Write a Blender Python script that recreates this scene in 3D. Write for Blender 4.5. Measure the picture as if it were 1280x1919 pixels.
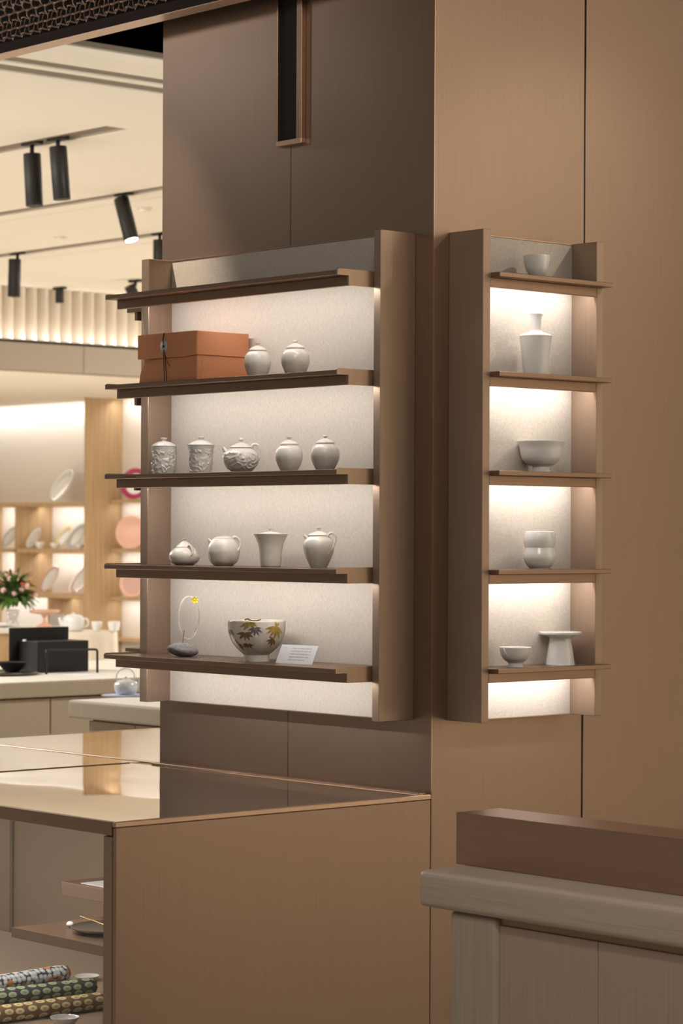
import bpy, bmesh, math, random
from mathutils import Vector, Matrix, noise
random.seed(7)
for o in list(bpy.data.objects): bpy.data.objects.remove(o)
S = bpy.context.scene
COL = S.collection
PI = math.pi

# ------------------------------------------------------------------ camera
FPX = 4798.0                       # focal length in pixels of a 1280 px wide frame
BETA = math.radians(48.3888)
FW = Vector((-math.sin(BETA), math.cos(BETA), 0))
RT = Vector((math.cos(BETA), math.sin(BETA), 0))
EYE = Vector((4.7065, -4.4892, 1.55))
cd = bpy.data.cameras.new('camera'); cam = bpy.data.objects.new('camera', cd); COL.objects.link(cam)
cd.sensor_fit = 'HORIZONTAL'; cd.sensor_width = 36; cd.lens = FPX/1280*36
cd.shift_x = 0.0; cd.shift_y = (1001.6-959.5)/1280
cd.clip_end = 200
cam.location = EYE
roll = 0.0047
rt = (RT - Vector((0,0,1))*(-roll)).normalized(); up = (Vector((0,0,1)) - RT*roll).normalized()
rt = RT*1.0 + Vector((0,0,roll)); rt.normalize()
M = Matrix((rt, up, -FW)).transposed()
cam.rotation_euler = M.to_euler()
cd.dof.use_dof = True; cd.dof.focus_distance = 6.35; cd.dof.aperture_fstop = 13
S.camera = cam

# ------------------------------------------------------------------ world and general light
w = bpy.data.worlds.new('World'); S.world = w; w.use_nodes = True
bg = w.node_tree.nodes['Background']
bg.inputs[0].default_value = (1.0, .86, .72, 1); bg.inputs[1].default_value = .17

def aim(o, d):
    o.rotation_euler = Vector(d).to_track_quat('-Z', 'Y').to_euler()
def area(name, loc, d, sx, sy, power, col=(1,.86,.7), spread=PI, parent=None):
    l = bpy.data.lights.new(name, 'AREA'); l.shape = 'RECTANGLE'; l.size = sx; l.size_y = sy
    l.energy = power; l.color = col; l.spread = spread
    o = bpy.data.objects.new(name, l); COL.objects.link(o); o.location = loc; aim(o, d)
    if parent: adopt(o, parent)
    return o
def spot(name, loc, target, power, deg, blend=.6, rad=.04, col=(1,.84,.66), parent=None):
    l = bpy.data.lights.new(name, 'SPOT'); l.energy = power; l.spot_size = math.radians(deg); l.spot_blend = blend
    l.shadow_soft_size = rad; l.color = col
    o = bpy.data.objects.new(name, l); COL.objects.link(o); o.location = loc; aim(o, Vector(target)-Vector(loc))
    if parent: adopt(o, parent)
    return o
def adopt(o, p):
    """parent o (placed in world coordinates) to p, keeping it in place"""
    o.parent = p
    if p.type == 'EMPTY': o.matrix_parent_inverse = Matrix.Translation(-p.location)

# out-of-frame spots for pillar and shelves, plus added fill lamps for both rooms
spot('unseen_spot_light', (-1.45,-.62,3.75), (-1.04,-.04,2.30), 250, 20, 1, .03)
area('fill_panel_light', (6.0,6.9,4.5), (0,0,-1), 2.0, 2.0, 170, (1,.88,.72), spread=1.9)  # added lamp, brightens the unseen floor that the lower bronze reflects
area('fill_panel_light', (5.6,4.2,4.6), (.75,.1,-.7), 3, 1.0, 165, (1,.88,.73))  # added lamp, brightens the right wall seen only in the bronze
spot('unseen_spot_light', (1.5,1.75,3.8), (.05,.30,2.0), 75, 34, 1, .05, (1,.88,.74))
spot('unseen_spot_light', (-3.54,-2.0,3.58), (-1.12,0,3.02), 19, 24, 1, .15, (1,.96,.92))
area('fill_panel_light', (3.3,3.4,3.5), (-.8,-.7,-.25), 1.3, 1.0, 8, (1,.87,.70))  # added lamp, gives the upper right pillar face its highlight
area('fill_panel_light', (3.3,-3.4,4.3), (-.62,.62,-.5), 1.6, 1.2, 60, (1,.90,.80))  # added camera-side fill for vessels and linen
spot('unseen_spot_light', (2.6,-2.4,4.0), (1.6,-.85,.8), 150, 44, 1, .12, (1,.90,.80))  # added spot, brightens the wooden counter
area('fill_panel_light', (-1.7,3.6,3.3), (-1,-.5,-.75), 1.2, .8, 75, (1,.92,.80))  # added fill behind the pillar, brightens the rear counters
area('fill_panel_light', (-8.5,-.2,3.60), (0,.2,-1), 6, 1.2, 720, (1,.965,.90))  # added fill, brightens the cream ceiling by floor bounce
area('fill_panel_light', (-8.5,11.1,3.60), (0,-.2,-1), 6, 1.2, 720, (1,.965,.90))  # second added fill for the ceiling bounce
area('fill_panel_light', (-16.0,5.2,2.90), (0,0,-1), 4, 3, 250, (1,.94,.85))  # added fill, brightens the low soffit from outside the view

S.view_settings.view_transform = 'Standard'; S.view_settings.look = 'None'
S.view_settings.gamma = 1; S.view_settings.use_curve_mapping = False
S.view_settings.exposure = 0.0
S.cycles.use_denoising = True
S.cycles.max_bounces = 8; S.cycles.diffuse_bounces = 4; S.cycles.glossy_bounces = 4
S.cycles.transparent_max_bounces = 12; S.cycles.sample_clamp_indirect = 4
S.cycles.caustics_reflective = False; S.cycles.caustics_refractive = False

# ------------------------------------------------------------------ materials
def srgb(r, g, b):
    f = lambda c: ((c/255+.055)/1.055)**2.4 if c/255 > .04045 else c/255/12.92
    return (f(r), f(g), f(b), 1)
def newmat(name):
    m = bpy.data.materials.new(name); m.use_nodes = True
    nt = m.node_tree; return m, nt, nt.nodes['Principled BSDF']
def mat(name, col, rough=.5, metal=0., grain=None, gcol=.06, bump=0., coat=0., spec=.5, emit=None, sss=0):
    """grain = (sx,sy,sz): stretched noise in object space, colours +-gcol and bumps"""
    m, nt, p = newmat(name)
    p.inputs['Base Color'].default_value = col; p.inputs['Roughness'].default_value = rough
    p.inputs['Metallic'].default_value = metal; p.inputs['Specular IOR Level'].default_value = spec
    p.inputs['Coat Weight'].default_value = coat; p.inputs['Coat Roughness'].default_value = .08
    if emit:
        p.inputs['Emission Color'].default_value = emit[0]; p.inputs['Emission Strength'].default_value = emit[1]
    if grain:
        tc = nt.nodes.new('ShaderNodeTexCoord'); mp = nt.nodes.new('ShaderNodeMapping')
        mp.inputs['Scale'].default_value = grain
        nz = nt.nodes.new('ShaderNodeTexNoise'); nz.inputs['Scale'].default_value = 1; nz.inputs['Detail'].default_value = 4
        nt.links.new(tc.outputs['Object'], mp.inputs[0]); nt.links.new(mp.outputs[0], nz.inputs['Vector'])
        mr = nt.nodes.new('ShaderNodeMapRange'); mr.inputs[1].default_value = .3; mr.inputs[2].default_value = .7
        mr.inputs[3].default_value = 1-gcol; mr.inputs[4].default_value = 1+gcol
        nt.links.new(nz.outputs[0], mr.inputs[0])
        vm = nt.nodes.new('ShaderNodeVectorMath'); vm.operation = 'SCALE'; vm.inputs[0].default_value = col[:3]
        nt.links.new(mr.outputs[0], vm.inputs['Scale']); nt.links.new(vm.outputs[0], p.inputs['Base Color'])
        if bump:
            b = nt.nodes.new('ShaderNodeBump'); b.inputs['Strength'].default_value = bump; b.inputs['Distance'].default_value = .001
            nt.links.new(nz.outputs[0], b.inputs['Height']); nt.links.new(b.outputs[0], p.inputs['Normal'])
    return m
VERT = (260,260,5)
BRONZE = mat('brushed_bronze', (.352,.250,.187,1), .40, .85, VERT, .05, .05)
BRONZE_LIT = mat('brushed_bronze_lit', (.40,.29,.215,1), .42, .55, VERT, .05, .05)  # paler, less metallic bronze: shelf light put into its colour
BRONZEX = mat('brushed_bronze_shelf', (.31,.205,.145,1), .36, .85, (5,5,260), .05, .04)
COPPER = mat('copper_trim', (.50,.355,.26,1), .33, .9, (6,6,300), .04, .03)
DARKGAP = mat('dark_gap', (.02,.016,.012,1), .8)
BLACKM = mat('black_metal', (.018,.016,.016,1), .45, .2)
LENSM = mat('lamp_lens', (1,1,1,1), .5, emit=((1,.95,.88,1), 9))
VOID = mat('dark_plenum', (.006,.006,.006,1), .9, spec=0)
BODYTAN = mat('case_interior_tan', (.36,.27,.20,1), .55)
WOODL = mat('pale_grey_wood', (.42,.335,.265,1), .42, 0, (4,300,300), .10, .12)
WOODV = mat('pale_grey_wood_upright', (.34,.275,.215,1), .42, 0, (300,300,4), .10, .12)
WOODP = mat('rosy_grey_wood_panel', (.36,.255,.20,1), .42, 0, (300,300,4), .08, .1)
OAK = mat('warm_oak', (.52,.36,.20,1), .45, 0, (30,30,1.5), .14, .05)
CREAM = mat('cream_ceiling_paint', (.86,.80,.70,1), .7)
GROOVE = mat('tan_recess', (.21,.165,.12,1), .7)
FASCIA = mat('tan_lacquered_panel', (.31,.25,.185,1), .5)
FLUTEM = mat('cream_plaster_flute', (.78,.70,.60,1), .7)
FLOORM = mat('pale_stone_floor', (.74,.68,.60,1), .5, 0, (3,3,3), .04)
WHITEP = mat('white_laminate', (.85,.82,.79,1), .5)
COUNTERT = mat('pale_counter_top', (.84,.80,.75,1), .4)
COUNTERB = mat('taupe_counter_wood', (.50,.41,.31,1), .5, 0, (200,200,4), .06)
PORC = mat('white_porcelain', (.87,.865,.855,1), .22, 0, coat=.4)
PORCM = mat('matte_white_porcelain', (.86,.85,.84,1), .38)
STONEW = mat('ivory_stoneware', (.80,.735,.65,1), .30, 0, (60,60,60), .05, coat=.3)
STONEG = mat('warm_grey_stoneware', (.72,.67,.61,1), .34, 0, (80,80,80), .08, coat=.25)
RELIEF = mat('carved_grey_glaze', (.70,.665,.615,1), .28, 0, (140,140,140), .10, coat=.5)
CELADON = mat('pale_blue_white_glaze', (.76,.79,.80,1), .15, 0, coat=.6)
PEBBLE = mat('grey_pebble', (.27,.255,.255,1), .8, 0, (220,220,220), .35, .6)
ORANGEP = mat('burnt_orange_card', (.58,.235,.105,1), .6, 0, (500,500,500), .06, .1)
STRINGM = mat('black_cord', (.03,.02,.02,1), .8)
BUTTON = mat('grey_paper_button', (.42,.42,.43,1), .6)
GOLDL = mat('ochre_leaf_glaze', (.40,.27,.07,1), .4, .2, (150,150,150), .3)
BROWNL = mat('brown_leaf_glaze', (.22,.13,.06,1), .4, .1, (150,150,150), .3)
GREYL = mat('slate_leaf_glaze', (.17,.165,.16,1), .4, .1, (150,150,150), .3)
INK = mat('grey_ink', (.25,.25,.27,1), .8)
PAPER = mat('white_paper', (.80,.80,.82,1), .7)
YELLOW = mat('yellow_petal', (.85,.62,.03,1), .5)
TWIG = mat('brown_twig', (.14,.07,.05,1), .7)
GREENL = mat('green_leaf', (.10,.20,.035,1), .55, 0, (8,8,8), .35)
PINKF = mat('pale_pink_flower', (.80,.50,.45,1), .6)
REDB = mat('red_berry', (.55,.06,.03,1), .4)
CLOTH = mat('ivory_tablecloth', (.80,.72,.62,1), .8)
BLUEC = mat('blue_mat', (.42,.47,.62,1), .7)
PINKP = mat('pink_glaze_plate', (.80,.48,.38,1), .35)
MAGENTA = mat('magenta_rim', (.38,.03,.10,1), .35)
DARKDISH = mat('dark_pewter_dish', (.10,.085,.07,1), .35, .4)
GOLDW = mat('gold_wire', (.75,.52,.20,1), .3, .9)
LATTICE = mat('woven_bronze_strip', (.46,.31,.23,1), .4, .5)

def linen_mat():
    m, nt, p = newmat('ivory_linen')
    tc = nt.nodes.new('ShaderNodeTexCoord')
    outs = []
    for sc in ((1,1,9),(9,9,1)):
        mp = nt.nodes.new('ShaderNodeMapping'); mp.inputs['Scale'].default_value = tuple(130*v for v in sc)
        nz = nt.nodes.new('ShaderNodeTexNoise'); nz.inputs['Scale'].default_value = 1; nz.inputs['Detail'].default_value = 3
        nt.links.new(tc.outputs['Object'], mp.inputs[0]); nt.links.new(mp.outputs[0], nz.inputs['Vector']); outs.append(nz)
    ad = nt.nodes.new('ShaderNodeMath'); ad.operation = 'ADD'
    nt.links.new(outs[0].outputs[0], ad.inputs[0]); nt.links.new(outs[1].outputs[0], ad.inputs[1])
    cr = nt.nodes.new('ShaderNodeValToRGB')
    cr.color_ramp.elements[0].position = .36; cr.color_ramp.elements[0].color = (.545,.475,.405,1)
    cr.color_ramp.elements[1].position = .58; cr.color_ramp.elements[1].color = (.71,.645,.575,1)
    h = nt.nodes.new('ShaderNodeMath'); h.operation = 'MULTIPLY'; h.inputs[1].default_value = .5
    nt.links.new(ad.outputs[0], h.inputs[0]); nt.links.new(h.outputs[0], cr.inputs[0])
    nt.links.new(cr.outputs[0], p.inputs['Base Color'])
    b = nt.nodes.new('ShaderNodeBump'); b.inputs['Strength'].default_value = .6; b.inputs['Distance'].default_value = .0012
    nt.links.new(ad.outputs[0], b.inputs['Height']); nt.links.new(b.outputs[0], p.inputs['Normal'])
    p.inputs['Roughness'].default_value = .9; p.inputs['Specular IOR Level'].default_value = .2
    return m
LINEN = linen_mat()

def glass_mat(name, tint=(1,1,1,1), f0=.05, rough=.0, ex=5):
    """clear sheet: Schlick mix of transparency and mirror reflection"""
    m = bpy.data.materials.new(name); m.use_nodes = True; nt = m.node_tree; nt.nodes.clear()
    out = nt.nodes.new('ShaderNodeOutputMaterial'); mx = nt.nodes.new('ShaderNodeMixShader')
    tr = nt.nodes.new('ShaderNodeBsdfTransparent'); tr.inputs[0].default_value = tint
    gl = nt.nodes.new('ShaderNodeBsdfGlossy'); gl.inputs['Roughness'].default_value = rough; gl.inputs[0].default_value = (1,1,1,1)
    ge = nt.nodes.new('ShaderNodeNewGeometry'); dt = nt.nodes.new('ShaderNodeVectorMath'); dt.operation = 'DOT_PRODUCT'
    nt.links.new(ge.outputs['Incoming'], dt.inputs[0]); nt.links.new(ge.outputs['Normal'], dt.inputs[1])
    def mt(op, a, b=None):
        n = nt.nodes.new('ShaderNodeMath'); n.operation = op
        for i, v in enumerate((a, b)):
            if v is None: continue
            if isinstance(v, (int, float)): n.inputs[i].default_value = v
            else: nt.links.new(v, n.inputs[i])
        return n.outputs[0]
    c = mt('ABSOLUTE', dt.outputs['Value']); pw = mt('POWER', mt('SUBTRACT', 1, c), ex)
    fr = mt('ADD', mt('MULTIPLY', pw, 1-f0), f0)
    nt.links.new(fr, mx.inputs[0]); nt.links.new(tr.outputs[0], mx.inputs[1]); nt.links.new(gl.outputs[0], mx.inputs[2])
    nt.links.new(mx.outputs[0], out.inputs[0]); return m
GLASS = glass_mat('clear_glass'); GLASST = glass_mat('glass_top', (.75,.71,.66,1), .2, .012, 1.2)
RESIN = glass_mat('clear_resin', (.93,.93,.93,1), .10)

def spots_mat(name, base, c1, c2, su, sv, rnd=.25, th=(.30,.16)):
    m, nt, p = newmat(name)
    uv = nt.nodes.new('ShaderNodeTexCoord'); mp = nt.nodes.new('ShaderNodeMapping'); mp.inputs['Scale'].default_value = (su, sv, 1)
    vo = nt.nodes.new('ShaderNodeTexVoronoi'); vo.voronoi_dimensions = '2D'; vo.inputs['Scale'].default_value = 1; vo.inputs['Randomness'].default_value = rnd
    nt.links.new(uv.outputs['UV'], mp.inputs[0]); nt.links.new(mp.outputs[0], vo.inputs['Vector'])
    cr = nt.nodes.new('ShaderNodeValToRGB'); cr.color_ramp.interpolation = 'CONSTANT'
    e = cr.color_ramp.elements; e[0].position = 0; e[0].color = c2; e[1].position = th[1]; e[1].color = c1
    n = e.new(th[0]); n.color = base
    nt.links.new(vo.outputs['Distance'], cr.inputs[0]); nt.links.new(cr.outputs[0], p.inputs['Base Color'])
    if su == 20:
        sp = nt.nodes.new('ShaderNodeSeparateColor'); nt.links.new(vo.outputs['Color'], sp.inputs[0])
        gt = nt.nodes.new('ShaderNodeMath'); gt.operation = 'GREATER_THAN'; gt.inputs[1].default_value = .90; nt.links.new(sp.outputs[0], gt.inputs[0])
        mx = nt.nodes.new('ShaderNodeMix'); mx.data_type = 'RGBA'; mx.inputs[7].default_value = (.55,.20,.05,1)
        nt.links.new(gt.outputs[0], mx.inputs[0]); nt.links.new(cr.outputs[0], mx.inputs[6]); nt.links.new(mx.outputs[2], p.inputs['Base Color'])
    b = nt.nodes.new('ShaderNodeBump'); b.inputs['Strength'].default_value = .6; b.inputs['Distance'].default_value = .003; b.invert = True
    nt.links.new(vo.outputs['Distance'], b.inputs['Height']); nt.links.new(b.outputs[0], p.inputs['Normal'])
    p.inputs['Roughness'].default_value = .85; return m
ROLLM = [spots_mat('grey_white_crochet', (.05,.05,.06,1), (.52,.56,.60,1), (.75,.75,.75,1), 20, 9, .55, (.50,.2)),
         spots_mat('green_dotted_dark_fabric', (.045,.045,.05,1), (.42,.48,.32,1), (.20,.42,.22,1), 11, 7, .3, (.38,.17)),
         spots_mat('cream_dotted_brown_fabric', (.20,.13,.06,1), (.80,.68,.40,1), (.55,.40,.12,1), 11, 7, .3, (.38,.14))]

# ------------------------------------------------------------------ mesh helpers
def link(name, me, m, parent=None, smooth=False, local=True):
    o = bpy.data.objects.new(name, me); COL.objects.link(o)
    if m is not None: me.materials.append(m)
    if smooth:
        for p in me.polygons: p.use_smooth = True
    if parent is not None:
        if local: o.parent = parent
        else: adopt(o, parent)
    return o
def from_bm(name, bm, m, parent=None, smooth=False, local=True):
    me = bpy.data.meshes.new(name); bmesh.ops.recalc_face_normals(bm, faces=bm.faces); bm.to_mesh(me); bm.free()
    return link(name, me, m, parent, smooth, local)
def box_bm(x0,x1,y0,y1,z0,z1,bev=.0012,seg=1):
    bm = bmesh.new()
    vs = [bm.verts.new((x,y,z)) for z in (z0,z1) for y in (y0,y1) for x in (x0,x1)]
    for f in ((0,1,3,2),(4,6,7,5),(0,4,5,1),(2,3,7,6),(0,2,6,4),(1,5,7,3)): bm.faces.new([vs[i] for i in f])
    if bev: bmesh.ops.bevel(bm, geom=list(bm.edges), offset=bev, segments=seg, affect='EDGES', profile=.6)
    return bm
def box(name, x0,x1,y0,y1,z0,z1, m, parent=None, bev=.0012, seg=1, local=False):
    """box given in world coordinates (or parent-local when local)"""
    return from_bm(name, box_bm(x0,x1,y0,y1,z0,z1,bev,seg), m, parent, seg > 1 and False, local)
def extrude_profile(name, pts, axis, a0, a1, m, parent=None, local=False, smooth=False):
    """2-D outline pts swept along axis ('x': pts are (y,z); 'y': pts are (x,z))"""
    bm = bmesh.new(); rings = []
    for a in (a0, a1):
        rings.append([bm.verts.new((a,p[0],p[1]) if axis == 'x' else (p[0],a,p[1])) for p in pts])
    n = len(pts)
    for i in range(n): bm.faces.new((rings[0][i], rings[0][(i+1)%n], rings[1][(i+1)%n], rings[1][i]))
    bm.faces.new(rings[0]); bm.faces.new(rings[1][::-1])
    return from_bm(name, bm, m, parent, smooth, local)
def catmull(pts, sub=4):
    out = []
    n = len(pts)
    for i in range(n-1):
        p1, p2 = Vector(pts[i]), Vector(pts[i+1])
        p0 = Vector(pts[i-1]) if i > 0 and pts[i-1] != pts[i] else p1
        p3 = Vector(pts[i+2]) if i+2 < n and pts[i+2] != pts[i+1] else p2
        if p1 == p2: continue
        for k in range(sub):
            t = k/sub
            out.append(.5*((2*p1)+(p2-p0)*t+(2*p0-5*p1+4*p2-p3)*t*t+(3*p1-p0-3*p2+p3)*t**3))
    out.append(Vector(pts[-1])); return out
def lathe_bm(prof, segs=48, sub=4, disp=None, sx=1., sy=1., sc=1.):
    """prof: list of (r,z); a repeated point makes a crease"""
    pr = catmull([tuple(p) for p in prof], sub) if sub > 1 else [Vector(p) for p in prof]
    bm = bmesh.new(); prev = None
    for q in pr:
        r, z = max(q[0],0)*sc, q[1]*sc
        if r < 1e-6: ring = [bm.verts.new((0,0,z))]
        else:
            ring = []
            for k in range(segs):
                a = 2*PI*k/segs; d = disp(a, z, r) if disp else 0
                ring.append(bm.verts.new(((r+d)*math.cos(a)*sx, (r+d)*math.sin(a)*sy, z)))
        if prev is not None:
            if len(prev) == 1 and len(ring) > 1:
                for k in range(segs): bm.faces.new((prev[0], ring[(k+1)%segs], ring[k]))
            elif len(ring) == 1 and len(prev) > 1:
                for k in range(segs): bm.faces.new((prev[k], prev[(k+1)%segs], ring[0]))
            elif len(ring) > 1:
                for k in range(segs): bm.faces.new((prev[k], prev[(k+1)%segs], ring[(k+1)%segs], ring[k]))
        prev = ring
    return bm
def lathe(name, prof, m, parent=None, segs=48, sub=4, disp=None, sc=1., local=True, **kw):
    return from_bm(name, lathe_bm(prof, segs, sub, disp, sc=sc, **kw), m, parent, True, local)
def tube_bm(path, rad, n=10, bm=None, sub=5, flat=1., closed=False):
    """swept tube along path (points), radius number or list"""
    pts = [Vector(p) for p in path]
    rads = rad if isinstance(rad, (list, tuple)) else [rad]*len(pts)
    if sub > 1 and len(pts) > 2:
        P4 = catmull([tuple(p)+(r,) for p, r in zip(pts, rads)], sub)
        pts = [Vector(p[:3]) for p in P4]; rads = [p[3] for p in P4]
    bm = bm or bmesh.new(); rings = []; N = len(pts)
    t0 = (pts[1]-pts[0]).normalized(); nrm = t0.orthogonal().normalized()
    for i in range(N):
        if closed: t = (pts[(i+1)%N]-pts[i-1]).normalized()
        else: t = (pts[min(i+1,N-1)]-pts[max(i-1,0)]).normalized()
        nrm = (nrm - t*nrm.dot(t)).normalized(); b = t.cross(nrm)
        rings.append([bm.verts.new(pts[i] + (nrm*math.cos(2*PI*k/n)*flat + b*math.sin(2*PI*k/n))*rads[i]) for k in range(n)])
    for i in range(N if closed else N-1):
        A, B = rings[i], rings[(i+1)%N]
        for k in range(n): bm.faces.new((A[k], A[(k+1)%n], B[(k+1)%n], B[k]))
    if not closed: bm.faces.new(rings[0][::-1]); bm.faces.new(rings[-1])
    return bm
def tube(name, path, rad, m, parent=None, n=10, sub=5, local=True, **kw):
    return from_bm(name, tube_bm(path, rad, n, None, sub, **kw), m, parent, True, local)
def empty(name, loc, rz=0.):
    o = bpy.data.objects.new(name, None); COL.objects.link(o); o.location = loc; o.rotation_euler = (0,0,rz); o.empty_display_size = .05
    return o
def tag(o, label, cat, group=None, kind=None):
    o['label'] = label; o['category'] = cat
    if group: o['group'] = group
    if kind: o['kind'] = kind
    return o
def struct(o): o['kind'] = 'structure'; return o
def copy_tree(o, parent=None):
    c = o.copy(); COL.objects.link(c); c.parent = parent
    for ch in list(o.children):
        copy_tree(ch, c)
    return c
RZ = PI/2 - BETA*0 - math.radians(90) + math.atan2(RT.y, RT.x)    # local +X across the view

# ================================================================== SETTING
floor = struct(box('floor', -20,7.5,-8,13,-.06,0, FLOORM, bev=0))
struct(box('wall_back', -20,7.5,12.9,13.1,0,5.4, FASCIA, bev=0))
struct(box('wall_left', -20.1,-19.9,-8,13,0,5.4, FASCIA, bev=0))
struct(box('wall_right_reflector', 7.5,7.6,-8,13,0,5.4, CREAM, bev=0))  # added unseen wall, a bright backdrop for the bronze to reflect
struct(box('ceiling', -20,7.5,-8,13,5.4,5.5, VOID, bev=0))
struct(box('wall_upper', -4.2,7.5,8.9,9.1,0,5.4, VOID, bev=0))

# the lower, cream ceiling of the room behind the pillar: boards with track slots left open between them
Z = 3.634
lc = struct(box('ceiling_lower', -13.37,-4.46,-1.0,11.9,Z+.05,Z+.08, GROOVE, bev=0))
strips = [(-1.0,3.305),(3.45,4.90),(5.02,5.185),(5.20,6.32),(6.46,6.66),(6.675,11.9)]
for i,(a,b) in enumerate(strips):
    box('ceiling_board', -13.365,-4.955,a,b,Z,Z+.05, CREAM, lc, bev=.003)
box('ceiling_board', -5.895,-4.955,3.305,3.45,Z,Z+.05, CREAM, lc, bev=.0)
box('ceiling_board', -4.815,-4.755,-1.0,11.9,Z,Z+.05, CREAM, lc, bev=.003)
extrude_profile('ceiling_lip', [(-4.63,Z),(-4.52,Z+.004),(-4.44,Z+.015),(-4.40,Z+.035),(-4.41,Z+.045),(-4.46,Z+.05),(-4.63,Z+.05)], 'y', -1.0, 11.9, CREAM, lc)
box('recess_strip', -4.965,-4.625,-1.0,11.9,Z+.010,Z+.049, GROOVE, lc, 0)
box('recess_strip', -13.3,-4.966,3.30,3.455,Z+.016,Z+.049, GROOVE, lc, 0)
box('recess_strip', -13.3,-4.966,4.895,5.025,Z+.016,Z+.049, GROOVE, lc, 0)
box('recess_strip', -13.3,-4.966,6.315,6.465,Z+.016,Z+.049, GROOVE, lc, 0)
for y in (3.31, 4.91, 6.33):
    box('track_rail', -13.1,-4.96 if y > 4 else -5.9, y+.04,y+.06,Z+.008,Z+.0155, GROOVE, lc, bev=.002)
for (x,y) in ((-10.1,6.0),(-8.4,5.45)):
    d = lathe('smoke_detector', [(.0,0),(.035,0),(.045,.008),(.05,.03),(0,.03)], CREAM, None, 24, 1)
    d.location = (x,y,Z-.03); tag(d, 'small white ceiling disc '+('beside the spotlight with the glowing lens' if x > -9 else 'nearer the fluted wall'), 'smoke detector')

# fluted wall head with fascia below, facing the room
wl = struct(box('wall_fluted', -13.42,-13.376,4.2,11.9,2.925,3.66, FASCIA, bev=0))
nfl = 50; p = .1195
fl_pts = []
for k in range(13):
    a = -1.0 + 2.0*k/12
    fl_pts.append((-13.37 + .115*(.5+.5*math.cos(PI*a))**1.3, a*p*.499))
def flute_bm():
    bm = bmesh.new(); lo=[]; hi=[]; lb=[]; hb=[]
    ring = fl_pts + [(-13.375, p*.499),(-13.375,-p*.499)]
    n = len(ring)
    A = [bm.verts.new((x,y,3.188)) for x,y in ring]; B = [bm.verts.new((x,y,3.634)) for x,y in ring]
    for i in range(n): bm.faces.new((A[i],A[(i+1)%n],B[(i+1)%n],B[i]))
    bm.faces.new(A[::-1]); bm.faces.new(B)
    return bm
f0 = from_bm('flute', flute_bm(), FLUTEM, wl); f0.location.y = 5.6
for k in range(1, nfl):
    c = f0.copy(); COL.objects.link(c); c.location.y = 5.6 + p*k
for y0,y1 in ((4.2,6.30),(6.305,8.455),(8.46,10.6),(10.605,11.9)):
    box('fascia_panel', -13.375,-13.215,y0,y1,2.925,3.155, FASCIA, wl, bev=.002)
box('light_slot', -13.37,-13.235,4.2,11.9,3.156,3.179, DARKGAP, wl, bev=0)
area('light_strip', (-13.242,8.2,3.1815), (-.55,0,1), 6.2, .008, 8, (1,.93,.85), parent=wl)
struct(box('ceiling_soffit', -19.9,-13.43,3.0,12.8,2.925,2.99, CREAM, bev=0))

# ------------------------------------------------------------------ pillar: brushed panels over a dark core
core = struct(box('wall_pillar', -1.120,-.006,.006,4.0,0,5.4, DARKGAP, bev=0))
box('seam_strip', -.5624,-.5601,.0008,.0195,0,5.4, DARKGAP, core, 0)
box('seam_strip', -.0195,-.0015,.5556,.5614,0,5.4, DARKGAP, core, 0)
box('metal_panel', -1.128,-.5625,0,.02,0,5.4, BRONZE, core, 0)
box('metal_panel', -.5600,-.0006,0,.0195,0,5.4, BRONZE, core, 0)
box('metal_panel', -.02,0,.0006,.5555,0,5.4, BRONZE, core, .001)
box('metal_panel', -.02,0,.5615,4.0,0,5.4, BRONZE, core, .001)
box('metal_panel', -1.128,-1.108,.0205,4.0,0,5.4, BRONZE, core, .001)
tr = box('trim_1', -.0012,.0012,-.0012,.0012,1.08*0+.9,5.3, COPPER, None, 0); struct(tr)

# slim framed recess high on the pillar
sl = empty('wall_slot_light', (-.55,0,2.61))
tag(sl, 'tall narrow black slot fixture in a bronze frame high on the dark pillar face', 'wall light')
box('frame_side', -.606,-.600,-.016,0,2.612,4.2, BRONZEX, sl, .001)
box('frame_side', -.522,-.500,-.016,0,2.612,4.2, BRONZEX, sl, .001)
box('frame_bottom', -.606,-.500,-.0165,0,2.600,2.614, COPPER, sl, .001)
box('dark_insert', -.600,-.522,-.004,-.001,2.614,4.2, DARKGAP, sl, 0)

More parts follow.
